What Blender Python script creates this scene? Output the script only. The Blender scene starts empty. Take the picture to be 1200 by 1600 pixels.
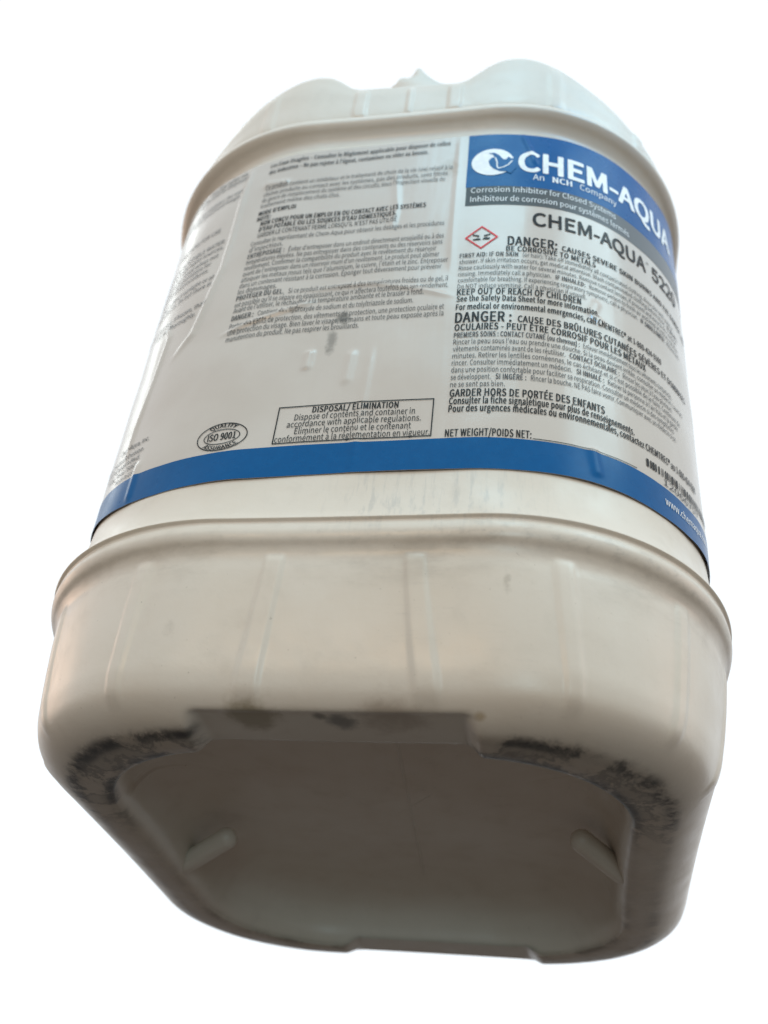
import bpy, bmesh, math, random
import numpy as np
from mathutils import Matrix, Vector

random.seed(7)
SC = bpy.context.scene
COL = SC.collection
H = 0.99                      # world height of the jug frame's zero

# ------------------------------------------------------------------ camera
F_PX, CX, CY = 1628.6, 575.8, 848.2          # measured on the 1200 x 1600 photograph
RX, RY, RZ = -0.6310, 0.0991, -0.1604
TX, TY, TZ = 0.0252, -0.0034, 0.5407
def rotm(rx, ry, rz):
    cx, sx, cy, sy, cz, sz = math.cos(rx), math.sin(rx), math.cos(ry), math.sin(ry), math.cos(rz), math.sin(rz)
    Rz = np.array([[cz, -sz, 0], [sz, cz, 0], [0, 0, 1]])
    Ry = np.array([[cy, 0, sy], [0, 1, 0], [-sy, 0, cy]])
    Rx = np.array([[1, 0, 0], [0, cx, -sx], [0, sx, cx]])
    return Rx @ Ry @ Rz
RM = rotm(RX, RY, RZ)
CAM = RM.T @ (-np.array([TX, TZ, TY])) + np.array([0, 0, 0.18])
cd = bpy.data.cameras.new('camera')
cam = bpy.data.objects.new('camera', cd)
COL.objects.link(cam)
right, fwd, up = RM.T @ [1, 0, 0], RM.T @ [0, 1, 0], RM.T @ [0, 0, 1]
M = Matrix(((right[0], up[0], -fwd[0], CAM[0]), (right[1], up[1], -fwd[1], CAM[1]),
            (right[2], up[2], -fwd[2], CAM[2] + H), (0, 0, 0, 1)))
cam.matrix_world = M
cd.sensor_fit = 'VERTICAL'
cd.sensor_height = 36.0
cd.lens = F_PX / 1600 * 36.0
cd.shift_x = (600 - CX) / 1600
cd.shift_y = (CY - 800) / 1600
cd.clip_start = 0.02
cd.clip_end = 200
cd.dof.use_dof = True
cd.dof.focus_distance = float((np.array([0.02, -0.153, 0.14]) - CAM) @ fwd)
cd.dof.aperture_fstop = 8.5
SC.camera = cam

# ------------------------------------------------------------------ light
w = bpy.data.worlds.new('World')
SC.world = w
w.use_nodes = True
bg = w.node_tree.nodes['Background']
bg.inputs['Color'].default_value = (1.0, 1.055, 1.10, 1)
bg.inputs['Strength'].default_value = 1.02
def area(name, loc, target, size, power, color, sy=None):
    l = bpy.data.lights.new(name, 'AREA')
    l.energy = power; l.color = color; l.size = size
    if sy:
        l.shape = 'RECTANGLE'; l.size_y = sy
    o = bpy.data.objects.new(name, l)
    o.location = loc
    o.rotation_euler = (Vector(target) - Vector(loc)).to_track_quat('-Z', 'Y').to_euler()
    COL.objects.link(o)
    return o
area('window_light', (1.15, -0.75, 2.4), (0.05, -0.1, 1.3), 0.8, 8.5, (0.55, 0.88, 1.0))
area('room_lamp', (-0.3, -2.3, 1.16), (0, 0, 1.1), 0.9, 6.8, (1.0, 0.62, 0.30), 0.3)
area('shoulder_light', (0.1, -1.05, 2.45), (0, -0.1, 1.2), 0.5, 4.2, (0.40, 0.82, 1.0))  # added cool lamp that brightens the shoulder and its ridge
area('low_fill', (0.4, -2.2, 0.70), (0, 0, 1.0), 0.5, 6.0, (0.66, 0.93, 1.0))  # added cool fill for the back wall and lugs of the hollow base
area('warm_side_fill', (-1.7, 0.35, 1.45), (0, 0, 1.2), 0.8, 4.5, (1.0, 0.60, 0.36), 0.8)  # added pair of fills, standing in for warm surroundings at both sides
area('warm_side_fill', (1.7, 0.10, 1.45), (0, 0, 1.2), 0.8, 3.0, (1.0, 0.60, 0.40), 0.8)
sl = bpy.data.lights.new('crown_spot', 'SPOT')  # added spot tinting the crown blue, in place of light through its wall
sl.energy = 95; sl.color = (0.0, 0.48, 1.0); sl.spot_size = math.radians(9.0); sl.spot_blend = 0.7; sl.shadow_soft_size = 0.12
so = bpy.data.objects.new('crown_spot', sl); so.location = (1.15, -1.35, 2.25)
so.rotation_euler = (Vector((0.10, -0.12, 1.405)) - Vector(so.location)).to_track_quat('-Z', 'Y').to_euler()
COL.objects.link(so)
area('side_window', (-1.27, 0.50, 2.75), (-0.1, -0.13, 1.27), 0.32, 2.6, (0.93, 1.0, 0.98), 1.3)
SC.view_settings.view_transform = 'Standard'
SC.view_settings.look = 'None'
SC.view_settings.exposure = 0.0
SC.view_settings.gamma = 1.0
SC.view_settings.use_curve_mapping = False
SC.cycles.use_denoising = True

# ------------------------------------------------------------------ materials
def new_mat(name):
    m = bpy.data.materials.new(name)
    m.use_nodes = True
    nt = m.node_tree
    return m, nt, nt.nodes['Principled BSDF']
def node(nt, kind, **kw):
    n = nt.nodes.new(kind)
    for k, v in kw.items():
        setattr(n, k, v)
    return n
def math_n(nt, op, a, b=None, clamp=False):
    n = node(nt, 'ShaderNodeMath', operation=op, use_clamp=clamp)
    for i, x in enumerate((a, b)):
        if x is None: continue
        if isinstance(x, (int, float)): n.inputs[i].default_value = x
        else: nt.links.new(x, n.inputs[i])
    return n.outputs[0]
def ramp(nt, fac, p0, p1, c0=0.0, c1=1.0):
    n = node(nt, 'ShaderNodeMapRange', interpolation_type='SMOOTHSTEP')
    nt.links.new(fac, n.inputs['Value'])
    n.inputs['From Min'].default_value = p0; n.inputs['From Max'].default_value = p1
    n.inputs['To Min'].default_value = c0; n.inputs['To Max'].default_value = c1
    return n.outputs['Result']
def noise(nt, vec, scale, detail=4, rough=0.6, vscale=None):
    if vscale:
        mp = node(nt, 'ShaderNodeMapping')
        mp.inputs['Scale'].default_value = vscale
        nt.links.new(vec, mp.inputs['Vector']); vec = mp.outputs['Vector']
    n = node(nt, 'ShaderNodeTexNoise')
    n.inputs['Scale'].default_value = scale
    n.inputs['Detail'].default_value = detail
    n.inputs['Roughness'].default_value = rough
    nt.links.new(vec, n.inputs['Vector'])
    return n.outputs['Fac']
def mix(nt, fac, a, b):
    n = node(nt, 'ShaderNodeMix', data_type='RGBA')
    for sock, x in ((n.inputs['Factor'], fac), (n.inputs[6], a), (n.inputs[7], b)):
        if isinstance(x, (int, float)): sock.default_value = x
        elif isinstance(x, tuple): sock.default_value = (*x, 1)
        else: nt.links.new(x, sock)
    return n.outputs[2]
def spot(nt, vec, c, rad, nz, stretch=(1, 1, 1)):
    """an irregular blotch round a point of the object"""
    s = node(nt, 'ShaderNodeVectorMath', operation='SUBTRACT')
    nt.links.new(vec, s.inputs[0]); s.inputs[1].default_value = c
    s2 = node(nt, 'ShaderNodeVectorMath', operation='MULTIPLY')
    nt.links.new(s.outputs[0], s2.inputs[0]); s2.inputs[1].default_value = stretch
    l = node(nt, 'ShaderNodeVectorMath', operation='LENGTH')
    nt.links.new(s2.outputs[0], l.inputs[0])
    d = math_n(nt, 'ADD', l.outputs['Value'], math_n(nt, 'MULTIPLY', math_n(nt, 'SUBTRACT', nz, 0.5), rad * 2.4))
    return ramp(nt, d, rad * 1.15, rad * 0.35)

def hdpe():
    m, nt, p = new_mat('white_hdpe')
    tc = node(nt, 'ShaderNodeTexCoord'); O = tc.outputs['Object']
    at = node(nt, 'ShaderNodeAttribute', attribute_name='foot'); foot = at.outputs['Fac']
    ae = node(nt, 'ShaderNodeAttribute', attribute_name='foot_edge'); edge = ae.outputs['Fac']
    al = node(nt, 'ShaderNodeAttribute', attribute_name='lip'); lip = al.outputs['Fac']
    n_big = noise(nt, O, 18, 5, 0.6)
    n_mid = noise(nt, O, 70, 6, 0.65)
    n_fine = noise(nt, O, 260, 5, 0.7)
    n_streak = noise(nt, O, 380, 5, 0.7, (1, 1, 0.03))
    n_scr = noise(nt, O, 120, 6, 0.75, (1, 3.5, 1))
    n_lip = noise(nt, O, 330, 6, 0.75, (0.5, 0.5, 1))
    base = mix(nt, ramp(nt, n_big, 0.3, 0.75), (0.645, 0.582, 0.500), (0.605, 0.530, 0.440))
    # hand grime on the wall
    g = math_n(nt, 'MULTIPLY', ramp(nt, n_mid, 0.52, 0.78), 0.16)
    base = mix(nt, g, base, (0.36, 0.31, 0.25))
    # streaks that ran down on to the shoulder and along the lip
    sp = node(nt, 'ShaderNodeSeparateXYZ'); nt.links.new(O, sp.inputs[0])
    X, Y, Z = sp.outputs
    shoulder = math_n(nt, 'MULTIPLY', ramp(nt, Z, 0.060, 0.078), ramp(nt, Z, 0.104, 0.088))
    xs = math_n(nt, 'MULTIPLY', ramp(nt, X, -0.02, 0.01), ramp(nt, X, 0.085, 0.045))
    st = math_n(nt, 'MULTIPLY', math_n(nt, 'MULTIPLY', shoulder, xs), ramp(nt, n_streak, 0.48, 0.66))
    base = mix(nt, math_n(nt, 'MULTIPLY', st, 0.33), base, (0.30, 0.30, 0.29))
    lp = math_n(nt, 'MULTIPLY', lip, ramp(nt, n_lip, 0.46, 0.70))
    base = mix(nt, math_n(nt, 'MULTIPLY', lp, 0.38), base, (0.26, 0.25, 0.23))
    # grime caught under the lip, specks and hairline scratches on the wall
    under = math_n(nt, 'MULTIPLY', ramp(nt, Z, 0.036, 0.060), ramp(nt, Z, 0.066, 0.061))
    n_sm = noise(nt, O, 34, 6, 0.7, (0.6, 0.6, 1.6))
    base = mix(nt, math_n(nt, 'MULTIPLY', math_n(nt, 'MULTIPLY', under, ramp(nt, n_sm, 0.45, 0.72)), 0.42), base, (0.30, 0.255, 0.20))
    low = ramp(nt, Z, 0.066, 0.060)
    n_sp = noise(nt, O, 760, 2, 0.5)
    base = mix(nt, math_n(nt, 'MULTIPLY', math_n(nt, 'MULTIPLY', low, ramp(nt, n_sp, 0.735, 0.79)), 0.55), base, (0.20, 0.16, 0.11))
    n_hair = noise(nt, O, 60, 4, 0.6, (0.35, 1, 5.0))
    hair = ramp(nt, math_n(nt, 'ABSOLUTE', math_n(nt, 'SUBTRACT', n_hair, 0.56)), 0.006, 0.0)
    base = mix(nt, math_n(nt, 'MULTIPLY', math_n(nt, 'MULTIPLY', math_n(nt, 'MULTIPLY', hair, low), ramp(nt, n_big, 0.5, 0.7)), 0.22), base, (0.28, 0.26, 0.23))
    # brown stains in the front notch and round the band
    for c, r, cl, f in (((-0.026, -0.133, 0.004), 0.010, (0.24, 0.19, 0.11), 0.7),
                        ((0.020, -0.133, 0.004), 0.012, (0.30, 0.23, 0.17), 0.55),
                        ((0.003, -0.130, 0.004), 0.006, (0.06, 0.06, 0.06), 0.7),
                        ((0.0485, -0.137, 0.003), 0.0022, (0.30, 0.20, 0.08), 0.6),
                        ((-0.004, -0.133, 0.004), 0.003, (0.10, 0.09, 0.07), 0.7)):
        base = mix(nt, math_n(nt, 'MULTIPLY', spot(nt, O, c, r, n_mid), f), base, cl)
    for c, r, s, f in (((0.0135, -0.154, 0.0485), 0.0035, (1.7, 1, 0.6), 0.75), ((0.0095, -0.154, 0.0455), 0.0025, (2, 1, 0.6), 0.75),
                       ((0.057, -0.152, 0.047), 0.004, (2.2, 1, 0.7), 0.30), ((0.066, -0.151, 0.0475), 0.003, (1, 1, 0.9), 0.30),
                       ((0.073, -0.150, 0.0460), 0.003, (0.8, 1, 1), 0.42), ((-0.057, -0.151, 0.030), 0.005, (0.8, 1, 1.2), 0.18),
                       ((-0.038, -0.154, 0.049), 0.0012, (1, 1, 1), 0.6), ((0.093, -0.143, 0.024), 0.0013, (1, 1, 1), 0.8)):
        base = mix(nt, math_n(nt, 'MULTIPLY', spot(nt, O, c, r, n_fine, s), f), base, (0.17, 0.13, 0.085))
    # the foot ring: black rubbed-in dirt, heaviest at its two edges, brown film between
    wn = node(nt, 'ShaderNodeTexNoise'); nt.links.new(O, wn.inputs['Vector'])
    wn.inputs['Scale'].default_value = 58; wn.inputs['Detail'].default_value = 9; wn.inputs['Roughness'].default_value = 0.68; wn.inputs['Distortion'].default_value = 0.35
    wisp = wn.outputs['Fac']
    vein = ramp(nt, math_n(nt, 'ABSOLUTE', math_n(nt, 'SUBTRACT', wisp, 0.52)), 0.055, 0.0)
    front = ramp(nt, Y, -0.030, -0.085, 0.10, 1.0)
    film = math_n(nt, 'MULTIPLY', foot, ramp(nt, n_big, 0.30, 0.62, 0.45, 0.85))
    base = mix(nt, film, base, (0.50, 0.415, 0.33))
    smear = math_n(nt, 'MULTIPLY', math_n(nt, 'MULTIPLY', math_n(nt, 'MULTIPLY', foot, front), ramp(nt, edge, 0.0, 0.6, 0.45, 1.0)), ramp(nt, wisp, 0.40, 0.62, 0.22, 0.82))
    base = mix(nt, smear, base, (0.085, 0.082, 0.075))
    vl = math_n(nt, 'MULTIPLY', math_n(nt, 'MULTIPLY', foot, front), vein)
    base = mix(nt, math_n(nt, 'MULTIPLY', vl, 0.5), base, (0.025, 0.025, 0.025))
    eb = math_n(nt, 'MULTIPLY', edge, ramp(nt, math_n(nt, 'ADD', math_n(nt, 'MULTIPLY', n_fine, 0.7), wisp), 0.72, 1.02))
    base = mix(nt, math_n(nt, 'MULTIPLY', math_n(nt, 'MULTIPLY', eb, 0.88), front), base, (0.02, 0.02, 0.022))
    back = ramp(nt, Y, 0.0, 0.09)
    eb2 = math_n(nt, 'MULTIPLY', math_n(nt, 'MULTIPLY', edge, back), ramp(nt, wisp, 0.45, 0.6))
    base = mix(nt, math_n(nt, 'MULTIPLY', eb2, 0.6), base, (0.09, 0.06, 0.04))
    nt.links.new(base, p.inputs['Base Color'])
    nt.links.new(ramp(nt, n_mid, 0.3, 0.7, 0.28, 0.42), p.inputs['Roughness'])
    p.inputs['Specular IOR Level'].default_value = 0.45
    p.inputs['Subsurface Weight'].default_value = 0.06
    p.inputs['Subsurface Radius'].default_value = (1.0, 0.85, 0.7)
    p.inputs['Subsurface Scale'].default_value = 0.004
    b = node(nt, 'ShaderNodeBump'); b.inputs['Strength'].default_value = 0.22; b.inputs['Distance'].default_value = 0.0006
    hsum = math_n(nt, 'ADD', math_n(nt, 'MULTIPLY', n_fine, 0.5), n_mid)
    nt.links.new(hsum, b.inputs['Height']); nt.links.new(b.outputs[0], p.inputs['Normal'])
    return m
def paper():
    m, nt, p = new_mat('label_vinyl')
    tc = node(nt, 'ShaderNodeTexCoord'); O = tc.outputs['Object']
    n_big = noise(nt, O, 22, 4, 0.55); n_mid = noise(nt, O, 90, 5, 0.65); n_v = noise(nt, O, 55, 3, 0.5, (1, 1, 0.12))
    base = mix(nt, ramp(nt, n_big, 0.35, 0.7), (0.545, 0.497, 0.445), (0.510, 0.455, 0.402))
    for c, r, s, f in (((0.026, -0.153, 0.279), 0.006, (1.2, 1, 0.55), 0.5), ((-0.003, -0.153, 0.272), 0.006, (1, 1, 0.6), 0.30),
                       ((-0.0165, -0.150, 0.1650), 0.0050, (1.8, 1, 0.6), 0.68), ((-0.0125, -0.150, 0.1790), 0.0042, (1, 1, 1), 0.95)):
        col = (0.17, 0.16, 0.14) if f > 0.65 else (0.36, 0.28, 0.21)
        base = mix(nt, math_n(nt, 'MULTIPLY', spot(nt, O, c, r, n_mid, s), f), base, col)
    nt.links.new(base, p.inputs['Base Color'])
    nt.links.new(ramp(nt, n_mid, 0.3, 0.7, 0.16, 0.24), p.inputs['Roughness'])
    p.inputs['Specular IOR Level'].default_value = 0.36
    b = node(nt, 'ShaderNodeBump'); b.inputs['Strength'].default_value = 0.35; b.inputs['Distance'].default_value = 0.0008
    nt.links.new(math_n(nt, 'ADD', math_n(nt, 'MULTIPLY', n_mid, 0.12), math_n(nt, 'MULTIPLY', n_v, 1.5)), b.inputs['Height'])
    nt.links.new(b.outputs[0], p.inputs['Normal'])
    return m
def ink(name, col, rough=0.3, col2=None):
    m, nt, p = new_mat(name)
    tc = node(nt, 'ShaderNodeTexCoord'); n1 = noise(nt, tc.outputs['Object'], 300, 3, 0.6)
    n2 = noise(nt, tc.outputs['Object'], 60, 4, 0.6)
    c2 = col2 or tuple(min(1, c * 1.12 + 0.006) for c in col)
    nt.links.new(mix(nt, ramp(nt, n1, 0.35, 0.7), col, c2), p.inputs['Base Color'])
    nt.links.new(ramp(nt, n2, 0.3, 0.7, rough * 0.85, rough * 1.25), p.inputs['Roughness'])
    p.inputs['Specular IOR Level'].default_value = 0.12
    n_v = noise(nt, tc.outputs['Object'], 55, 3, 0.5, (1, 1, 0.12))
    b = node(nt, 'ShaderNodeBump'); b.inputs['Strength'].default_value = 0.35; b.inputs['Distance'].default_value = 0.0008
    nt.links.new(math_n(nt, 'MULTIPLY', n_v, 0.8), b.inputs['Height']); nt.links.new(b.outputs[0], p.inputs['Normal'])
    return m
def strip_mat():
    m, nt, p = new_mat('grey_gradient_print')
    tc = node(nt, 'ShaderNodeTexCoord'); sp = node(nt, 'ShaderNodeSeparateXYZ')
    nt.links.new(tc.outputs['Object'], sp.inputs[0])
    nt.links.new(mix(nt, ramp(nt, sp.outputs[0], 0.03, 0.16), (0.055, 0.06, 0.06), (0.17, 0.18, 0.19)), p.inputs['Base Color'])
    p.inputs['Roughness'].default_value = 0.34
    p.inputs['Specular IOR Level'].default_value = 0.15
    return m
def added_floor_mat():
    m, nt, p = new_mat('added_brown_floor')
    tc = node(nt, 'ShaderNodeTexCoord')
    n1 = noise(nt, tc.outputs['Object'], 3, 5, 0.6, (1, 8, 1))
    nt.links.new(mix(nt, n1, (0.040, 0.029, 0.022), (0.070, 0.051, 0.039)), p.inputs['Base Color'])
    p.inputs['Roughness'].default_value = 0.6
    return m
HDPE = hdpe(); PAPER = paper()
BLACK = ink('black_ink', (0.018, 0.019, 0.020)); GREY_INK = ink('grey_ink', (0.075, 0.075, 0.078))
BLUE = ink('blue_ink', (0.0, 0.083, 0.245), 0.26, (0.0, 0.090, 0.262)); RED = ink('red_ink', (0.62, 0.035, 0.045))
PALE_INK = ink('worn_grey_ink', (0.105, 0.102, 0.100)); WHITE_INK = ink('white_ink', (0.76, 0.765, 0.76)); STRIP = strip_mat()

# ------------------------------------------------------------------ setting
def link_mesh(name, verts, faces, mat, parent=None, smooth=True):
    me = bpy.data.meshes.new(name)
    me.from_pydata([tuple(map(float, v)) for v in verts], [], [tuple(int(i) for i in f) for f in faces])
    me.materials.append(mat)
    if smooth: me.shade_smooth()
    me.update()
    o = bpy.data.objects.new(name, me)
    COL.objects.link(o)
    if parent: o.parent = parent
    return o
fl = link_mesh('floor', [(-20, -20, 0), (20, -20, 0), (20, 20, 0), (-20, 20, 0)], [(0, 1, 2, 3)], added_floor_mat(), smooth=False)  # added unseen plane below the frame, keeps the jug's underside dark
fl['kind'] = 'structure'

# ------------------------------------------------------------------ the jug
Z0 = 0.010                                        # foot plane in the measured frame
jug = bpy.data.objects.new('plastic_jug', None)
jug.location = (0, 0, H + Z0)
jug.empty_display_size = 0.1
COL.objects.link(jug)
jug['label'] = 'square white plastic jug with blue printed chemical label and grimy underside'
jug['category'] = 'jug'

DB = 0.0165                                       # the jug is deeper than wide
BOW = -0.0028
NF, NC = 120, 120
def smooth01(x, a, b):
    t = np.clip((x - a) / (b - a), 0, 1)
    return t * t * (3 - 2 * t)
def ring_pts(a, b, r):
    """counter-clockwise rounded rectangle from the front-left end of the front flat; also outward normals"""
    P = []; N = []
    cs = [((a - r, -(b - r)), -90), ((a - r, b - r), 0), ((-(a - r), b - r), 90), ((-(a - r), -(b - r)), 180)]
    flats = [((-(a - r), -b), (a - r, -b), (0, -1)), ((a, -(b - r)), (a, b - r), (1, 0)), ((a - r, b), (-(a - r), b), (0, 1)), ((-a, b - r), (-a, -(b - r)), (-1, 0))]
    for k in range(4):
        p, q, n = flats[k]
        t = np.linspace(0, 1, NF, endpoint=False)[:, None]
        P.append(np.array(p) * (1 - t) + np.array(q) * t); N.append(np.tile(n, (NF, 1)))
        c, a0 = cs[k]
        th = np.radians(a0 + np.linspace(0, 90, NC, endpoint=False))
        d = np.c_[np.cos(th), np.sin(th)]
        P.append(np.array(c) + r * d); N.append(d)
    P = np.vstack(P); N = np.vstack(N).astype(float)
    nx, ny = P[:, 0] / a, P[:, 1] / b
    P = P + BOW * np.c_[nx * (1 - ny ** 2), ny * (1 - nx ** 2)]
    return P, N
NR = 4 * (NF + NC)
# arc length along the band, zero at the front centre
_P, _ = ring_pts(0.139, 0.139 + DB, 0.0953)
_d = np.linalg.norm(np.diff(np.vstack([_P, _P[:1]]), axis=0), axis=1)
_s = np.r_[0, np.cumsum(_d)]
UB = _s[:-1] - _s[NF // 2]
UB = np.where(UB > _s[-1] / 2, UB - _s[-1], UB)

UHALF = _s[-1] / 2
RIM_L = np.array([(0.0, 0.3640), (0.026, 0.3652), (0.031, 0.3675), (0.038, 0.3750), (0.044, 0.3797), (0.051, 0.3818), (0.060, 0.3810), (0.070, 0.3770), (0.082, 0.3710), (0.108, 0.3535), (0.146, 0.3475), (0.2, 0.345), (0.5, 0.345)])
RIM_R = np.array([(0.0, 0.3640), (0.028, 0.3622), (0.033, 0.3640), (0.040, 0.3712), (0.048, 0.3787), (0.055, 0.3820), (0.062, 0.3828), (0.069, 0.3816), (0.080, 0.3766), (0.095, 0.3672), (0.121, 0.3545), (0.146, 0.3482), (0.2, 0.345), (0.5, 0.345)])
# profile keys: z, half width, corner radius (half depth = half width + DB)
aU, aL, aB = 0.1378, 0.1357, 0.1400
keys = [  # from the crown of the top, outside, down to the foot
    (0.3400, 0.030, 0.026), (0.3400, 0.075, 0.060), (0.3410, 0.105, 0.085), (0.3450, 0.1220, 0.0890), (0.3580, 0.1275, 0.0910),
    (0.3690, 0.1300, 0.0925), (0.3725, 0.1318, 0.0930), (0.3735, 0.1335, 0.0935), (0.3720, 0.1352, 0.0945), (0.3660, 0.1363, 0.0950),
    (0.3520, 0.1367, 0.0955), (0.3385, 0.1366, 0.0955), (0.3362, 0.1364, 0.0958), (0.3345, 0.1380, 0.0962), (0.3318, 0.1392, 0.0965),
    (0.3290, 0.1394, 0.0965), (0.3272, 0.1382, 0.0962), (0.3248, 0.1356, 0.0960), (0.3215, 0.1333, 0.0955), (0.3172, 0.1333, 0.0955),
    (0.3135, 0.1347, 0.0958), (0.3085, 0.1354, 0.0960), (0.2900, 0.1356, 0.0960), (0.1600, 0.1356, 0.0960), (0.1040, 0.1356, 0.0960), (0.0960, 0.1363, 0.0960),
    (0.0890, 0.1374, 0.0958), (0.0840, 0.1385, 0.0955), (0.0823, 0.1391, 0.0955), (0.0813, 0.1408, 0.0955), (0.0801, 0.1398, 0.0955),
    (0.0780, 0.1402, 0.0955), (0.0755, 0.1404, 0.0955), (0.0728, 0.1396, 0.0953), (0.0706, 0.1381, 0.0950), (0.0680, 0.1370, 0.0946),
    (0.0620, 0.1364, 0.0935), (0.0480, 0.1345, 0.0890), (0.0330, 0.1317, 0.0830), (0.0250, 0.1297, 0.0790), (0.0190, 0.1270, 0.0755),
    (0.0145, 0.1225, 0.0720), (0.0118, 0.1178, 0.0695), (0.0104, 0.1130, 0.0672), (0.0100, 0.1090, 0.0660), (0.0100, 0.1040, 0.0650),
    (0.0106, 0.1010, 0.0640), (0.0140, 0.0985, 0.0630), (0.0215, 0.0960, 0.0620), (0.0285, 0.0915, 0.0600), (0.0325, 0.0840, 0.0560),
    (0.0345, 0.0700, 0.0500), (0.0350, 0.0450, 0.0380), (0.0350, 0.0200, 0.0180)]
K = np.array(keys)
SUB = 5
rows = []
for i in range(len(K) - 1):
    p0 = K[max(i - 1, 0)]; p1 = K[i]; p2 = K[i + 1]; p3 = K[min(i + 2, len(K) - 1)]
    # non-uniform tangents keep the curve from overshooting where keys crowd together
    d01 = max(np.hypot(*(p1 - p0)[:2]), 1e-6); d12 = np.hypot(*(p2 - p1)[:2]); d23 = max(np.hypot(*(p3 - p2)[:2]), 1e-6)
    m1 = d12 * (((p1 - p0) / d01) * d12 + ((p2 - p1) / d12) * d01) / (d01 + d12)
    m2 = d12 * (((p2 - p1) / d12) * d23 + ((p3 - p2) / d23) * d12) / (d12 + d23)
    for k in range(SUB):
        t = k / SUB
        h00, h10, h01, h11 = 2*t**3-3*t**2+1, t**3-2*t**2+t, -2*t**3+3*t**2, t**3-t**2
        rows.append(np.r_[h00*p1 + h10*m1 + h01*p2 + h11*m2, i + t])
rows.append(np.r_[K[-1], len(K) - 1])
RIBS = (-0.178, -0.127, -0.0735, -0.0235, 0.0270, 0.0775, 0.127, 0.178)
def rib(u, half=0.0034, soft=0.0009):
    h = np.zeros_like(u)
    for c in RIBS:
        h = np.maximum(h, 1 - smooth01(np.abs(u - c), half - soft, half + soft))
    return h
V = []; foot = []; fedge = []; lipa = []
I_OUT, I_IN = 40, 46
for z, a, r, idx in rows:
    b = a + DB
    if idx > 46: b = a + DB + 0.004
    P, N = ring_pts(a, b, min(r, a * 0.98))
    x, y = P[:, 0], P[:, 1]
    zz = np.full(NR, z)
    # lower ribs
    f = smooth01(z, 0.014, 0.021) * (1 - smooth01(z, 0.0655, 0.0685))
    if idx < 24: f = 0
    # upper ribs
    if 8.5 < idx < 12: f = 0.9 * smooth01(idx, 8.5, 9.2) * (1 - smooth01(idx, 11.6, 12))
    if f:
        hb = rib(UB if idx > 20 else UB * 1.0)
        if idx < 20:
            hb = np.maximum(hb, 1 - smooth01(np.abs(UB - 0.003), 0.001, 0.002))
        P = P + N * (f * 0.0009 * hb)[:, None]
    # wavy crown: dips at the middle of the front and the back
    if idx < 11.0:
        ua = np.minimum(np.abs(UB), UHALF - np.abs(UB))
        rim = np.where(UB > 0, np.interp(ua, RIM_R[:, 0], RIM_R[:, 1]), np.interp(ua, RIM_L[:, 0], RIM_L[:, 1]))
        ker = np.hanning(9); ker /= ker.sum()
        rim = np.convolve(np.r_[rim[-4:], rim, rim[:4]], ker, 'valid')
        zz = np.where(zz > 0.3385, 0.3385 + (zz - 0.3385) * (rim - 0.3385) / 0.035, zz)
    # notches in the foot ring at front and back
    if idx > 39:
        nf = (1 - smooth01(np.abs(x + 0.001), 0.0435, 0.0500)) * (y < 0) + (1 - smooth01(np.abs(x - 0.010), 0.042, 0.052)) * (y > 0)
        nf = nf * (np.abs(y) > 0.06)
        g = smooth01(idx, 40.6, 41.4) * (1 - smooth01(idx, 47.8, 48.4))
        zz = np.where(nf * g > 0, zz + nf * g * 0.0014 * np.log1p(np.exp((0.0152 - zz) / 0.0014)), zz)
    else:
        nf = 0
    # centre cap rows stay where they are
    zz = zz - Z0
    V.append(np.c_[P, zz])
    fr = smooth01(idx, 42.0, 43.0) * (1 - smooth01(idx, 46.2, 46.9)) * np.ones(NR)
    fr = fr * (1 - np.asarray(nf))
    e = (np.exp(-((idx - 42.9) / 0.6) ** 2) + np.exp(-((idx - 45.6) / 0.55) ** 2)) * (1 - np.asarray(nf)) * np.ones(NR)
    foot.append(fr); fedge.append(np.clip(e, 0, 1))
    lp = np.exp(-((z - 0.0745) / 0.0045) ** 2) if 27 < idx < 37 else 0
    lp2 = lp * (0.35 + 0.65 * smooth01(x, -0.03, 0.05)) * (y < 0)
    lipa.append(lp2 * np.ones(NR))
V = np.vstack(V)
nrow = len(rows)
faces = []
idxs = np.arange(NR); nxt = (idxs + 1) % NR
for i in range(nrow - 1):
    A = i * NR; B = (i + 1) * NR
    faces.append(np.c_[B + idxs, B + nxt, A + nxt, A + idxs])
faces = np.vstack(faces).tolist()
top_c = len(V); V = np.vstack([V, [[0, 0, 0.345 - Z0]], [[0, 0, 0.035 - Z0]]])
faces += [(int(i), int(j), top_c) for i, j in zip(idxs, nxt)]
L0 = (nrow - 1) * NR
faces += [(int(L0 + j), int(L0 + i), top_c + 1) for i, j in zip(idxs, nxt)]
body = link_mesh('body', V, faces, HDPE, jug)
for nm, arr in (('foot', foot), ('foot_edge', fedge), ('lip', lipa)):
    at = body.data.attributes.new(nm, 'FLOAT', 'POINT')
    at.data.foreach_set('value', np.r_[np.concatenate(arr), 0, 0].astype(np.float32))

# carry grip whose front end peeps over the dip of the crown
def extrude_profile(name, prof, y0, y1, mat, parent, n=10):
    prof = np.array(prof); m = len(prof); vs = []; fs = []
    for k in range(n + 1):
        y = y0 + (y1 - y0) * k / n
        s = 1.0 if 0 < k < n else 0.94
        c = prof.mean(0)
        for q in prof:
            qq = c + (q - c) * s
            vs.append((qq[0], y, qq[1] - Z0))
    for k in range(n):
        for i in range(m):
            j = (i + 1) % m
            fs.append((k * m + i, k * m + j, (k + 1) * m + j, (k + 1) * m + i))
    fs.append(tuple(range(m - 1, -1, -1))); fs.append(tuple(n * m + i for i in range(m)))
    return link_mesh(name, vs, fs, mat, parent)
def on_plane_y(px, py, yy):
    d = RM.T @ np.array([(px - CX) / F_PX, 1, -(py - CY) / F_PX])
    q = CAM + (yy - CAM[1]) / d[1] * d
    return (q[0], q[2])
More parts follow.
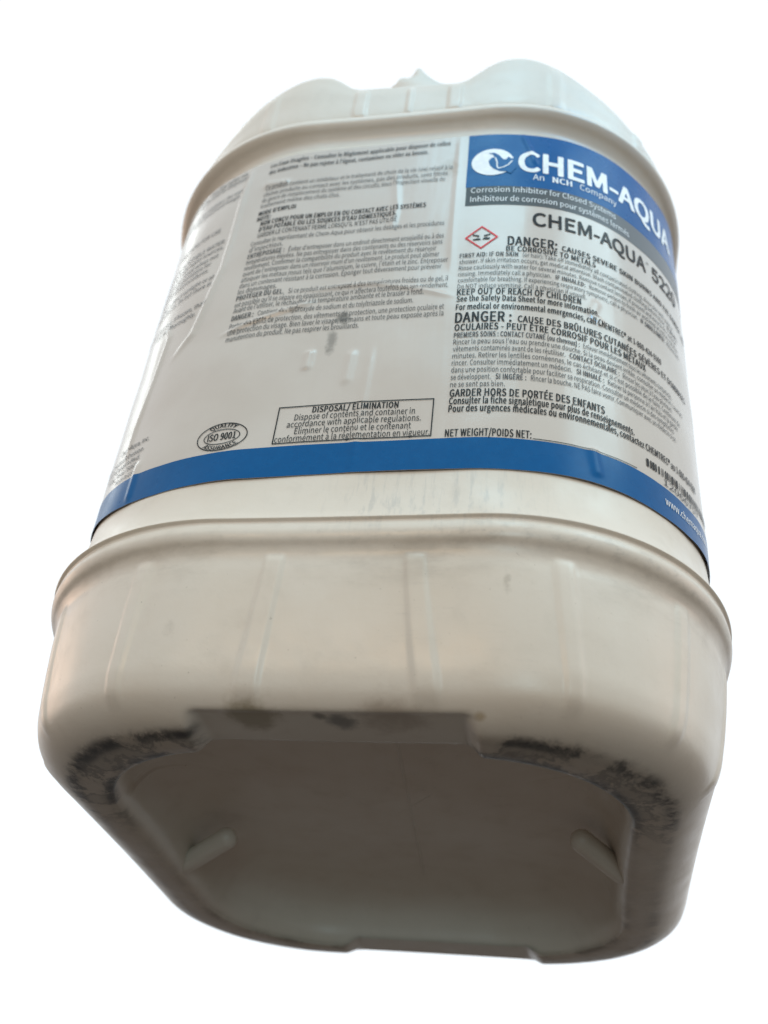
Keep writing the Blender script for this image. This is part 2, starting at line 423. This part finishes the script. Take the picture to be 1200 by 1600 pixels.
prof = [on_plane_y(x, y, -0.1445) for x, y in ((610, 136), (617, 131), (622, 124), (628, 121), (637, 122), (643, 119), (648, 113), (651, 107), (655, 105),
        (659, 107), (664, 113), (671, 119), (680, 125), (690, 130), (702, 132))]
prof = [(prof[0][0], 0.339)] + prof + [(prof[-1][0], 0.339)]
extrude_profile('handle', prof, -0.1445, 0.10, HDPE, jug)
# faint mould seam across the hollow of the base
sm = []
for k in range(13):
    t = k / 12; x, y = 0.0125 - 0.0075 * t, -0.088 + 0.16 * t
    sm += [(x - 0.0006, y, 0.0350 - Z0), (x, y, 0.0345 - Z0), (x + 0.0006, y, 0.0350 - Z0)]
link_mesh('mould_seam', sm, [(3 * k + i, 3 * k + i + 1, 3 * k + i + 4, 3 * k + i + 3) for k in range(12) for i in range(2)], HDPE, body)

# two slanting lugs moulded in the hollow of the base
def capsule(name, p, q, rad, mat, parent, squash=0.6):
    bm = bmesh.new()
    bmesh.ops.create_uvsphere(bm, u_segments=24, v_segments=14, radius=1.0)
    p, q = Vector(p), Vector(q); d = q - p; Ln = d.length; d.normalize()
    quat = d.to_track_quat('X', 'Z')
    for v in bm.verts:
        c = v.co
        s = Vector((c.x * rad + (Ln / 2 if c.x > 0 else -Ln / 2 if c.x < 0 else 0), c.y * rad, c.z * rad * squash))
        v.co = quat @ s + (p + q) / 2
    me = bpy.data.meshes.new(name); bm.to_mesh(me); bm.free()
    me.materials.append(mat); me.shade_smooth()
    o = bpy.data.objects.new(name, me); COL.objects.link(o); o.parent = parent
    return o
def on_ray(px, py, z):
    d = RM.T @ np.array([(px - CX) / F_PX, 1, -(py - CY) / F_PX])
    t = (z - CAM[2]) / d[2]
    q = CAM + t * d
    return (q[0], q[1], z - Z0)
capsule('base_lug', on_ray(289, 1349, 0.0165), on_ray(354, 1310, 0.0225), 0.0048, HDPE, body, 1.0)
capsule('base_lug', on_ray(909, 1314, 0.0225), on_ray(970, 1362, 0.0165), 0.0048, HDPE, body, 1.0)

# ------------------------------------------------------------------ the label
rL = 0.0960; bL = aL + DB; FL = aL - rL; ARC = rL * math.pi / 2
GK = np.array([(-0.30, 0.013), (-0.165, 0.0125), (-0.15, 0.0095), (-0.138, 0.0065), (-0.126, 0.0038), (-0.112, 0.0010), (-0.098, -0.0010), (-0.08, -0.0024), (-0.06, -0.0026), (-0.04, -0.0020), (-0.02, -0.0008),
               (0, 0), (0.04, 0), (0.06, 0.0002), (0.08, 0.0008), (0.10, 0.0010), (0.12, 0.0010), (0.14, 0.0018), (0.156, 0.0040), (0.17, 0.0060), (0.185, 0.0080), (0.30, 0.0085)])
CREASES = [  # polyline in label coordinates, height, half width
    ([(-0.0735, 0.312), (-0.0748, 0.296), (-0.0756, 0.252), (-0.0760, 0.236), (-0.080, 0.2155), (-0.084, 0.196), (-0.093, 0.185)], 0.0007, 0.0018),
    ([(-0.0660, 0.1880), (-0.0480, 0.1935), (-0.0370, 0.1975), (-0.0270, 0.2015)], 0.0007, 0.0012),
    ([(-0.0290, 0.2085), (-0.0125, 0.2098), (-0.0010, 0.2092), (0.0190, 0.2035), (0.0320, 0.1985)], 0.00045, 0.0013),
    ([(0.0300, 0.312), (0.0298, 0.262), (0.0300, 0.215)], 0.00022, 0.0012),
    ([(0.0590, 0.312), (0.0625, 0.300), (0.0655, 0.288)], 0.0005, 0.0013),
    ([(-0.1070, 0.215), (-0.1020, 0.203), (-0.1030, 0.190), (-0.1080, 0.150), (-0.1090, 0.133)], 0.0006, 0.0014),
    ([(0.0010, 0.288), (0.0035, 0.262), (0.0020, 0.245)], 0.00028, 0.0016),
    ([(-0.0245, 0.172), (-0.0250, 0.160)], 0.0006, 0.0018),
    ([(-0.0070, 0.170), (-0.0080, 0.150)], 0.0005, 0.0018),
    ([(0.0010, 0.172), (-0.0010, 0.106)], 0.00022, 0.0016),
    ([(0.0930, 0.205), (0.0900, 0.195), (0.0960, 0.190)], 0.0004, 0.0022),
    ([(0.0880, 0.1225), (0.0900, 0.108)], 0.0004, 0.0022),
    ([(-0.0950, 0.128), (-0.0955, 0.106)], 0.0005, 0.0018),
    ([(-0.0640, 0.292), (-0.0500, 0.290)], 0.0006, 0.0022),
]
def disp(u, v):
    h = np.zeros_like(u)
    for pl, ht, wd in CREASES:
        best = np.full_like(u, 1e9); tt = np.zeros_like(u)
        n = len(pl) - 1
        for k in range(n):
            (x0, y0), (x1, y1) = pl[k], pl[k + 1]
            dx, dy = x1 - x0, y1 - y0
            t = np.clip(((u - x0) * dx + (v - y0) * dy) / (dx * dx + dy * dy), 0, 1)
            d = np.hypot(u - x0 - t * dx, v - y0 - t * dy)
            m = d < best
            best = np.where(m, d, best); tt = np.where(m, (k + t) / n, tt)
        fade = np.clip(np.minimum(tt, 1 - tt) * 6 + 0.15, 0, 1)
        h = h + 1.5 * ht * fade * np.exp(-(best / wd) ** 2)
    # slack waves of the film
    h = h + 0.00024 * (1 + np.sin(u * 95 + 3 * np.sin(v * 31)) * np.sin(v * 62 + 1.3))
    return h
def ring_u(u):
    s = np.where(u < 0, -1.0, 1.0); w_ = np.abs(u)
    t = np.clip((w_ - FL) / rL, 0, math.pi / 2)
    x = np.where(w_ < FL, w_, FL + rL * np.sin(t))
    y = -(bL - rL) - rL * np.cos(t) + np.maximum(w_ - FL - ARC, 0)
    nx, ny = np.sin(t), -np.cos(t)
    X = x + BOW * (x / aL) * (1 - (y / bL) ** 2); Y = y + BOW * (y / bL) * (1 - (x / aL) ** 2)
    return s * X, Y, s * nx, ny
def on_label(u, v, off=0.0):
    u = np.asarray(u, float); v = np.asarray(v, float)
    X, Y, nx, ny = ring_u(u)
    h = 0.0002 + off + disp(u, v)
    return np.c_[X + nx * h, Y + ny * h, v + np.interp(u, GK[:, 0], GK[:, 1]) - Z0]
def patch(name, u0, u1, v0, v1, mat, off, parent, step=0.0008):
    def grid(lo, hi):
        k = np.arange(math.ceil((lo + 1e-5) / step), math.floor((hi - 1e-5) / step) + 1) * step
        return np.r_[lo, k, hi]
    gu, gv = grid(u0, u1), grid(v0, v1)
    nu, nv = len(gu) - 1, len(gv) - 1
    U, W_ = np.meshgrid(gu, gv)
    vs = on_label(U.ravel(), W_.ravel(), off)
    i = np.arange(nv)[:, None] * (nu + 1) + np.arange(nu)[None]
    i = i.ravel()
    fs = np.c_[i, i + 1, i + nu + 2, i + nu + 1]
    return link_mesh(name, vs, fs, mat, parent)
UL = 0.215
V_BOT, V_TOP = 0.1052, 0.3122
label = patch('label', -UL, UL, V_BOT, V_TOP, PAPER, 0.0, jug)
label['label'] = 'creased white label with blue band and small print'
OFF1, OFF2 = 0.00010, 0.00030
patch('blue_header', 0.0340, UL, 0.2715, 0.3120, BLUE, OFF1, label)
patch('grey_strip', 0.0343, UL, 0.2580, 0.27145, STRIP, OFF1, label)
patch('blue_band', -UL, UL, V_BOT + 0.0001, 0.1200, BLUE, OFF1, label)

# flat shapes printed on the label ---------------------------------
def print_shape(name, polys, mat, parent, off=OFF2, step=0.002):
    bm = bmesh.new()
    for poly in polys:
        vs = [bm.verts.new((p[0], p[1], 0)) for p in poly]
        bm.faces.new(vs)
    bmesh.ops.triangulate(bm, faces=bm.faces[:])
    return wrap(name, bm, mat, parent, off, step)
def wrap(name, bm, mat, parent, off, step):
    us = [v.co.x for v in bm.verts]; vs_ = [v.co.y for v in bm.verts]
    if step:
        for ax, lo, hi in ((0, min(us), max(us)), (1, min(vs_), max(vs_))):
            k = math.ceil(lo / step)
            while k * step < hi:
                co = [0, 0, 0]; no = [0, 0, 0]; co[ax] = k * step; no[ax] = 1
                bmesh.ops.bisect_plane(bm, geom=bm.verts[:] + bm.edges[:] + bm.faces[:], plane_co=co, plane_no=no, dist=1e-7)
                k += 1
    uu = np.array([v.co.x for v in bm.verts]); vv = np.array([v.co.y for v in bm.verts])
    Pn = on_label(uu, vv, off + np.array([v.co.z for v in bm.verts]))
    for v, p in zip(bm.verts, Pn): v.co = p
    bmesh.ops.recalc_face_normals(bm, faces=bm.faces[:])
    me = bpy.data.meshes.new(name); bm.to_mesh(me); bm.free()
    me.materials.append(mat)
    o = bpy.data.objects.new(name, me); COL.objects.link(o); o.parent = parent
    return o

# lettering ------------------------------------------------------------
_tc = {}
import os
FONT = None
try:
    FONT = bpy.data.fonts.load(os.path.join(bpy.utils.system_resource('DATAFILES', path='fonts'), 'Noto Sans CJK Regular.woff2'))
except Exception:
    FONT = None
def glyphs(text, weight):
    k = (text, weight)
    if k in _tc: return _tc[k]
    c = bpy.data.curves.new('tmp', 'FONT')
    if FONT: c.font = FONT
    c.body = text; c.resolution_u = 2 if len(text) > 9 else 5; c.space_character = 1.0 + weight * 2.6
    o = bpy.data.objects.new('tmp', c); COL.objects.link(o)
    bpy.context.view_layer.update()
    me = o.to_mesh()
    n = len(me.vertices); co = np.zeros(n * 3); me.vertices.foreach_get('co', co)
    fs = [tuple(p.vertices) for p in me.polygons]
    o.to_mesh_clear(); bpy.data.objects.remove(o); bpy.data.curves.remove(c)
    co = co.reshape(-1, 3).copy(); co[:, 2] = 0
    if weight:   # heavier strokes: the same outlines printed again, shifted by a hair
        sh = [(-1, 0), (1, 0), (0, 0)] if weight < 0.02 else [(-1, -0.5), (1, -0.5), (-1, 0.5), (1, 0.5), (0, 0)]
        base_c, base_f = co, fs
        co = np.vstack([base_c + [dx * weight, dy * weight, LAYER * i] for i, (dx, dy) in enumerate(sh)])
        fs = [tuple(j + i * n for j in f) for i in range(len(sh)) for f in base_f]
    _tc[k] = (co, fs)
    return _tc[k]
LAYER = 5e-6
CAP = glyphs('H', 0)[0][:, 1].max()
SPACE = 0.30
def layout(text):
    """'plain *bold* plain' -> list of verts, faces in units of the font size"""
    VV = []; FF = []; x = 0; n = 0
    for i, seg in enumerate(text.split('*')):
        s = seg.strip()
        if not s: continue
        if seg[0] == ' ' and x > 0: x += SPACE
        co, fs = glyphs(s, 0.014 if i % 2 else 0.0)
        VV.append(co + [x - co[:, 0].min(), 0, 0]); FF += [tuple(j + n for j in f) for f in fs]
        n += len(co); x += co[:, 0].max() - co[:, 0].min()
        if seg[-1] == ' ': x += SPACE
    return np.vstack(VV), FF
def lettering(name, lines, mat, parent=None, off=OFF2, step=None, bend=None):
    """lines: (text, u, v mid-height, cap height, width or x-scale, align)"""
    VV = []; FF = []; n = 0
    for text, u, v, cap, wd, al in lines:
        co, fs = layout(text)
        s = cap / CAP
        W0 = co[:, 0].max() * s
        xs = wd / W0 if (wd and wd > 0) else (-wd if wd else 0.9)
        q = np.c_[co[:, 0] * s * xs, co[:, 1] * s, co[:, 2]]
        W1 = W0 * xs
        sh = {'l': 0, 'r': -W1, 'c': -W1 / 2}[al]
        q = q + [u + sh, v - cap * 0.46, 0]
        if bend: q = bend(q)
        VV.append(q); FF += [tuple(j + n for j in f) for f in fs]; n += len(q)
    VV = np.vstack(VV)
    bm = bmesh.new()
    vs = [bm.verts.new((p[0], p[1], p[2])) for p in VV]
    for f in FF:
        try: bm.faces.new([vs[j] for j in f])
        except ValueError: pass
    return wrap(name, bm, mat, parent or label, off, step)
def ellipse(cx, cy, rx, ry, n=48, a0=0, a1=360, rot=0):
    out = []
    for k in range(n):
        t = math.radians(a0 + (a1 - a0) * k / (n if a1 - a0 == 360 else n - 1))
        x, y = rx * math.cos(t), ry * math.sin(t)
        c, s = math.cos(rot), math.sin(rot)
        out.append((cx + x * c - y * s, cy + x * s + y * c))
    return out
def annulus(cx, cy, rx, ry, wd, rot=0, n=56):
    o_ = ellipse(cx, cy, rx, ry, n, rot=rot); i_ = ellipse(cx, cy, rx - wd, ry - wd, n, rot=rot)
    return [(o_[k], o_[(k + 1) % n], i_[(k + 1) % n], i_[k]) for k in range(n)]
def stroke(pts, wd):
    out = []
    for (x0, y0), (x1, y1) in zip(pts, pts[1:]):
        d = math.hypot(x1 - x0, y1 - y0); nx, ny = -(y1 - y0) / d * wd / 2, (x1 - x0) / d * wd / 2
        ex, ey = (x1 - x0) / d * wd * 0.3, (y1 - y0) / d * wd * 0.3
        out.append([(x0 - ex + nx, y0 - ey + ny), (x0 - ex - nx, y0 - ey - ny), (x1 + ex - nx, y1 + ey - ny), (x1 + ex + nx, y1 + ey + ny)])
    return out

# header: swirl emblem and name
def em(x, y): return (0.0360 + (x - 60) / 450 * 0.0192, 0.3000 - (y - 110) / 270 * 0.0205)
print_shape('swirl_emblem', [[em(*p) for p in ellipse(285, 245, 226, 136, 60)]], WHITE_INK, label, OFF2)
blob = [(240, 235), (270, 205), (305, 200), (285, 172), (235, 158), (300, 152), (350, 180), (395, 222), (425, 226), (452, 197), (480, 215), (530, 215), (540, 300), (480, 368), (440, 349), (360, 345), (295, 318), (255, 282)]
print_shape('swirl_gap', [[em(*p) for p in blob]], BLUE, label, OFF2 + 0.0001)
print_shape('swirl_wave', stroke([em(*p) for p in ((312, 208), (330, 250), (334, 300), (348, 318), (400, 306), (450, 282), (492, 240))], 0.0006), WHITE_INK, label, OFF2 + 0.0002)
def heavy(text): return text
_w = 0.030
def big_name(name, text, u, v, cap, width, mat, weight, off=OFF2, track=0.0):
    """heavy lettering: the outline is scanned at 0.06 mm, thickened evenly and laid down as one sheet"""
    co, fs = glyphs(text, 0)
    co = co[:, :2].copy(); co[:, 0] -= co[:, 0].min()
    px = 0.00006; pad = int(weight / px) + 3
    X = co[:, 0] * (width - 2 * weight) / co[:, 0].max(); Y = co[:, 1] / CAP * (cap - 2 * weight)
    y0 = Y.min()
    W_ = int(X.max() / px) + 2 * pad + 2; H_ = int((Y.max() - y0) / px) + 2 * pad + 2
    mask = np.zeros((H_, W_), bool)
    tri = []
    for f in fs:
        for k in range(1, len(f) - 1): tri.append((f[0], f[k], f[k + 1]))
    gx = X / px + pad; gy = (Y - y0) / px + pad
    for t in tri:
        xs, ys = gx[list(t)], gy[list(t)]
        ax, bx, ay, by = int(xs.min()), int(xs.max()) + 2, int(ys.min()), int(ys.max()) + 2
        XX, YY = np.meshgrid(np.arange(ax, bx) + 0.5, np.arange(ay, by) + 0.5)
        d = [(xs[(i + 1) % 3] - xs[i]) * (YY - ys[i]) - (ys[(i + 1) % 3] - ys[i]) * (XX - xs[i]) for i in range(3)]
        ins = (np.minimum(np.minimum(d[0], d[1]), d[2]) >= -1e-6) | (np.maximum(np.maximum(d[0], d[1]), d[2]) <= 1e-6)
        mask[ay:by, ax:bx] |= ins
    r = weight / px; R_ = int(r); out = mask.copy()
    for dy in range(-R_, R_ + 1):
        w2 = int(math.sqrt(max(r * r - dy * dy, 0)))
        cs = np.cumsum(np.pad(mask, ((0, 0), (w2 + 1, w2))).astype(np.int32), axis=1)
        hz_ = (cs[:, 2 * w2 + 1:] - cs[:, :cs.shape[1] - 2 * w2 - 1]) > 0
        out |= np.roll(hz_, dy, axis=0)
    bm = bmesh.new()
    for j in range(H_ - 1):
        row = out[j].astype(np.int8); dd = np.diff(np.r_[0, row, 0])
        for st_, en in zip(np.where(dd == 1)[0], np.where(dd == -1)[0]):
            ya = v + y0 + weight + (j - pad) * px; yb = ya + px
            xa = u + weight + (st_ - pad) * px; xb = u + weight + (en - pad) * px
            cuts = [xa] + [k * 0.0015 for k in range(math.ceil((xa + 1e-6) / 0.0015), math.floor((xb - 1e-6) / 0.0015) + 1)] + [xb]
            for p, q in zip(cuts, cuts[1:]):
                bm.faces.new([bm.verts.new((p, ya, 0)), bm.verts.new((q, ya, 0)), bm.verts.new((q, yb, 0)), bm.verts.new((p, yb, 0))])
    bmesh.ops.remove_doubles(bm, verts=bm.verts[:], dist=1e-7)
    return wrap(name, bm, mat, label, off, None)
big_name('company_name', 'CHEM-AQUA', 0.0572, 0.2826, 0.0150, 0.0960, WHITE_INK, 0.00062)
lettering('company_line', [('An *NCH* Company', 0.0640, 0.2790, 0.0042, 0.0425, 'l')], WHITE_INK, step=0.004)
lettering('strip_lettering', [('Corrosion Inhibitor for Closed Systems', 0.0365, 0.2687, 0.0038, 0.0690, 'l'),
                              ('Inhibiteur de corrosion pour systèmes fermés', 0.0365, 0.2622, 0.0038, 0.0770, 'l')], WHITE_INK)
big_name('product_name', 'CHEM-AQUA', 0.0640, 0.2440, 0.0092, 0.0600, BLACK, 0.00026)
big_name('product_number', '5220', 0.1285, 0.2440, 0.0092, 0.0245, BLACK, 0.00026)
lettering('trade_mark', [('®', 0.1245, 0.2510, 0.0026, 0.0018, 'l')], BLACK)

# right panel text
R0 = 0.0336
lettering('danger_lettering', [('*DANGER:*', 0.0535, 0.2325, 0.0058, 0.0215, 'l')], BLACK)
lettering('danger_lettering', [('*CAUSES SEVERE SKIN BURNS AND EYE DAMAGE. MAY*', 0.0770, 0.2316, 0.0033, 0.0900, 'l'),
                               ('*BE CORROSIVE TO METALS*', 0.0530, 0.2273, 0.0032, 0.0400, 'l')], BLACK)
fa = ['*FIRST AID: IF ON SKIN* (or hair): Take off immediately all contaminated clothing. Rinse skin with water or',
      'shower. If skin irritation occurs, get medical attention. Wash contaminated clothing before reuse. *IF IN EYES:*',
      'Rinse cautiously with water for several minutes. Remove contact lenses, if present and easy to do. Continue',
      'rinsing. Immediately call a physician. *IF INHALED:* Remove person to fresh air and keep at rest in a position',
      'comfortable for breathing. If experiencing respiratory symptoms, call a physician. *IF SWALLOWED:* Rinse mouth.',
      'Do NOT induce vomiting. Call a physician if unwell.']
lettering('first_aid_lettering', [(t, R0, 0.2236 - k * 0.00395, 0.0027, 0.00106 * len(t.replace('*', '')), 'l') for k, t in enumerate(fa)], GREY_INK)
lettering('warning_lettering', [('*KEEP OUT OF REACH OF CHILDREN*', R0, 0.2002, 0.0037, 0.0515, 'l')], BLACK)
lettering('advice_lettering', [('*See the Safety Data Sheet for more information.*', R0, 0.1960, 0.0034, 0.0595, 'l'),
                               ('*For medical or environmental emergencies, call CHEMTREC® at 1-800-424-9300*', R0, 0.1910, 0.0034, 0.0960, 'l')], BLACK)
lettering('danger_lettering', [('*DANGER :*', R0, 0.1846, 0.0058, 0.0225, 'l')], BLACK)
lettering('danger_lettering', [('*CAUSE DES BRÛLURES CUTANÉES SÉVÈRES ET DOMMAGES*', 0.0585, 0.1838, 0.0037, 0.0935, 'l'),
                               ('*OCULAIRES - PEUT ÊTRE CORROSIF POUR LES MÉTAUX*', R0, 0.1790, 0.0037, 0.0840, 'l')], BLACK)
ps = ['*PREMIERS SOINS : CONTACT CUTANÉ (ou cheveux) :* Enlever immédiatement tous les vêtements contaminés.',
      "Rincer la peau sous l'eau ou prendre une douche. Si la peau devient irritée, consulter un médecin. Laver les",
      'vêtements contaminés avant de les réutiliser. *CONTACT OCULAIRE :* Rincer les yeux à l\'eau plusieurs',
      "minutes. Retirer les lentilles cornéennes, le cas échéant et si c'est possible de le faire. Continuer de",
      'rincer. Consulter immédiatement un médecin. *SI INHALÉ :* Retirer la personne à l\'air frais et la garder',
      'dans une position confortable pour faciliter sa respiration. Consulter un médecin si des symptômes',
      'se développent. *SI INGÉRÉ :* Rincer la bouche. NE PAS faire vomir. Communiquer avec un médecin si on',
      'ne se sent pas bien.']
lettering('first_aid_lettering', [(t, R0, 0.1746 - k * 0.00390, 0.0028, 0.00103 * len(t.replace('*', '')), 'l') for k, t in enumerate(ps)], GREY_INK)
lettering('warning_lettering', [('*GARDER HORS DE PORTÉE DES ENFANTS*', R0, 0.1427, 0.0038, 0.0605, 'l')], BLACK)
lettering('advice_lettering', [('*Consulter la fiche signalétique pour plus de renseignements.*', R0, 0.1386, 0.0035, 0.0745, 'l'),
                               ('*Pour des urgences médicales ou environnementales, contactez CHEMTREC® au 1-800-424-9300*', R0, 0.1346, 0.0035, 0.1190, 'l')], BLACK)
lettering('weight_lettering', [('*NET WEIGHT/POIDS NET:*', R0 - 0.0006, 0.1222, 0.0036, 0.0315, 'l')], BLACK)
print_shape('weight_line', [[(0.0650, 0.12045), (0.1080, 0.12045), (0.1080, 0.12075), (0.0650, 0.12075)]], BLACK, label)

# hazard diamond
dc = (0.0424, 0.2352); dw, dh = 0.0072, 0.0078
def dia(k): return [(dc[0] - dw * k, dc[1]), (dc[0], dc[1] - dh * k), (dc[0] + dw * k, dc[1]), (dc[0], dc[1] + dh * k)]
o_, i_ = dia(1.0), dia(0.86)
print_shape('hazard_diamond', [[o_[k], o_[(k + 1) % 4], i_[(k + 1) % 4], i_[k]] for k in range(4)], RED, label)
def hz(x, y): return (dc[0] + x * dw, dc[1] + y * dh)
sym = [[hz(-0.55, 0.20), hz(-0.50, 0.28), hz(-0.12, 0.16), hz(-0.16, 0.06)], [hz(0.55, 0.20), hz(0.50, 0.28), hz(0.12, 0.16), hz(0.16, 0.06)],
       [hz(-0.50, -0.22), hz(-0.05, -0.22), hz(-0.05, -0.13), hz(-0.22, -0.10), hz(-0.30, -0.14), hz(-0.50, -0.13)],
       [hz(0.08, -0.20), hz(0.45, -0.20), hz(0.52, -0.08), hz(0.30, -0.02), hz(0.22, -0.10), hz(0.08, -0.10)],
       [hz(-0.22, 0.04), hz(-0.17, 0.04), hz(-0.19, -0.08), hz(-0.23, -0.08)], [hz(0.22, 0.04), hz(0.17, 0.04), hz(0.19, -0.0), hz(0.23, -0.0)]]
print_shape('corrosion_symbol', sym, BLACK, label)

# disposal box
bx0, bx1, by0, by1 = -0.0325, 0.0280, 0.1212, 0.1405
t_ = 0.00045
print_shape('box_frame', [[(bx0, by0), (bx1, by0), (bx1, by0 + t_), (bx0, by0 + t_)], [(bx0, by1 - t_), (bx1, by1 - t_), (bx1, by1), (bx0, by1)],
                          [(bx0, by0 + t_), (bx0 + t_, by0 + t_), (bx0 + t_, by1 - t_), (bx0, by1 - t_)], [(bx1 - t_, by0 + t_), (bx1, by0 + t_), (bx1, by1 - t_), (bx1 - t_, by1 - t_)]], BLACK, label)
bc = (bx0 + bx1) / 2
lettering('disposal_lettering', [('*DISPOSAL/ ÉLIMINATION*', bc, 0.1379, 0.0031, 0.0335, 'c'), ('Dispose of contents and container in', bc, 0.1344, 0.0031, 0.0465, 'c'),
                                 ('accordance with applicable regulations.', bc, 0.1308, 0.0031, 0.0515, 'c'), ('Éliminer le contenu et le contenant', bc, 0.1271, 0.0031, 0.0445, 'c'),
                                 ('conformément à la réglementation en vigueur.', bc, 0.1234, 0.0031, 0.0590, 'c')], BLACK)
# quality stamp
sc = (-0.0535, 0.1278); srx, sry = 0.0106, 0.0070
print_shape('quality_stamp', annulus(*sc, srx, sry, 0.00042) + annulus(*sc, srx * 0.72, sry * 0.55, 0.00035), BLACK, label)
lettering('stamp_lettering', [('*ISO 9001*', sc[0], sc[1], 0.0034, 0.0118, 'c')], BLACK)
def arch(sign):
    def f(q):
        t = q[:, 0] / 0.0090
        rad = 0.80 + (q[:, 1] * sign) / 0.0075
        return np.c_[sc[0] + srx * rad * np.sin(t), sc[1] + sign * sry * rad * np.cos(t), q[:, 2]]
    return f
lettering('stamp_lettering', [('*QUALITY*', 0, 0.0, 0.0019, 0.0125, 'c')], BLACK, bend=arch(1))
lettering('stamp_lettering', [('*ASSURANCE*', 0, 0.0, 0.0019, 0.0160, 'c')], BLACK, bend=arch(-1))

# bar code
bars = []; u = 0.1135
random.seed(12)
while u < 0.172:
    wd = random.choice((0.0004, 0.0004, 0.0008, 0.0013)); bars.append([(u, 0.1248), (u + wd, 0.1248), (u + wd, 0.1286), (u, 0.1286)])
    u += wd + random.choice((0.0004, 0.0004, 0.0008, 0.0011))
print_shape('bar_code', bars, BLACK, label)
lettering('bar_code_digits', [('12066757', 0.1235, 0.1226, 0.0030, 0.0300, 'l')], GREY_INK)
lettering('web_address', [('www.chemaqua.com', 0.1235, 0.1135, 0.0036, 0.0390, 'l')], WHITE_INK)

# left panel text (French directions)
Q0 = -0.0628
def left(name, items, mat=PALE_INK, cap=0.0031):
    lettering(name, [(t, Q0 + dx, v, cap, wd, 'l') for t, dx, v, wd in items], mat)
left('usage_lettering', [('*Les Eaux Usagées – Consulter le Règlement applicable pour disposer de celles*', 0, 0.3073, 0.0882),
                         ('*des industries – Ne pas rejeter à l\'égout, contaminer ou vider au besoin.*', 0, 0.3018, 0.0780)], PALE_INK)
left('usage_lettering', [('Ce produit contient un inhibiteur et le traitement de choix de la vie (vie) relatif à la', 0.0005, 0.2885, 0.0895),
                         ('chimie produite au contact avec les systèmes, pas des produits, sont filtrés', 0, 0.2840, 0.0880),
                         ('du genre de remplacement du système et des circuits, sous l\'inspection visuelle du', 0, 0.2797, 0.0870),
                         ('traitement même des chats clos.', 0, 0.2752, 0.0385)], PALE_INK)
left('heading_lettering', [("*MODE D'EMPLOI*", 0, 0.2695, 0.0185), ('*NOTE:*', 0, 0.2652, 0.0070)], BLACK)
left('notice_lettering', [('*NON CONÇU POUR UN EMPLOI EN OU CONTACT AVEC LES SYSTÈMES*', 0.0025, 0.2610, 0.0770), ("*D'EAU POTABLE OU LES SOURCES D'EAU DOMESTIQUES.*", 0.0025, 0.2567, 0.0640),
                          ("GARDER LE CONTENANT FERMÉ LORSQU'IL N'EST PAS UTILISÉ", 0.0025, 0.2522, 0.0645)], BLACK, 0.0032)
left('dosage_lettering', [('Consulter le représentant de Chem-Aqua pour obtenir les dosages et les procédures', 0, 0.2471, 0.0885), ("d'injection.", 0, 0.2428, 0.0165)], PALE_INK)
st = ["*ENTREPOSAGE :* Éviter d'entreposer dans un endroit directement ensoleillé ou à des", 'températures élevées. Ne pas entreposer dans des contenants ou des réservoirs sans',
      'revêtement. Confirmer la compatibilité du produit avec le revêtement du réservoir', "avant de l'entreposer dans un réservoir muni d'un revêtement. Le produit peut abîmer",
      "attaquer les métaux mous tels que l'aluminium, le cuivre, l'étain et le zinc. Entreposer", 'dans un contenant résistant à la corrosion. Éponger tout déversement pour prévenir', 'les dommages.']
left('storage_lettering', [(t, 0, 0.2383 - k * 0.00405, (0.0888, 0.0885, 0.0860, 0.0875, 0.0915, 0.0890, 0.0180)[k]) for k, t in enumerate(st)])
left('frost_lettering', [('*PROTÉGER DU GEL.* Si ce produit est entreposé à des températures froides ou de gel, il', 0, 0.2098, 0.0922),
                         ("est possible qu'il se sépare en épaississant, ce qui n'affectera toutefois pas son rendement.", 0, 0.2056, 0.0925),
                         ("Avant de l'utiliser, le réchauffer à la température ambiante et le brasser à fond.", 0, 0.2020, 0.0825)])
left('content_lettering', [("*DANGER :* Contient de l'hydroxyde de sodium et du tolyltriazole de sodium.", 0, 0.1972, 0.0785)])
left('care_lettering', [('Porter des gants de protection, des vêtements de protection, une protection oculaire et', 0, 0.1922, 0.0915),
                        ('une protection du visage. Bien laver le visage, les mains et toute peau exposée après la', 0, 0.1882, 0.0915),
                        ('manutention du produit. Ne pas respirer les brouillards.', 0, 0.1842, 0.0570)])
# far-left panel, flush right before the fold
fp = [(0.3062, 'Closed systems – see the rules on', -0.0770), (0.3025, 'industrial waste and its disposal.', -0.0750), (0.2925, 'this product is an inhibitor for use', -0.0765), (0.2885, 'in closed water treatment loops.', -0.0770),
      (0.2660, 'DIRECTIONS FOR USE', -0.0850), (0.2552, 'NOT FOR USE IN POTABLE WATER', -0.0800), (0.2510, 'systems or domestic water sources.', -0.0795), (0.2460, 'Keep the container closed when not', -0.0815),
      (0.2418, 'in use. See your representative for', -0.0850), (0.2375, 'dosages and feed procedures.', -0.0855), (0.2300, 'avoid storing in direct sunlight or at', -0.0800), (0.2255, 'high temperatures. Do not store in', -0.0805),
      (0.2130, 'keep from freezing. If frozen, thaw', -0.0800), (0.2080, 'and mix thoroughly.', -0.0860)]
lettering('english_lettering', [(t, u1, v + 0.0030, 0.0031, -0.85, 'r') for v, t, u1 in fp], PALE_INK)
lettering('maker_lettering', [('Chem-Aqua, Inc.', -0.0930, 0.1395, 0.0026, -0.9, 'r'), ('Water Treatment Division', -0.0955, 0.1345, 0.0026, -0.9, 'r'), ('2727 Chemsearch Blvd.', -0.0960, 0.1305, 0.0026, -0.9, 'r'),
                              ('Irving, Texas 75062', -0.0970, 0.1265, 0.0026, -0.9, 'r'), ('Made in USA', -0.0960, 0.1225, 0.0024, -0.9, 'r')], BLACK)
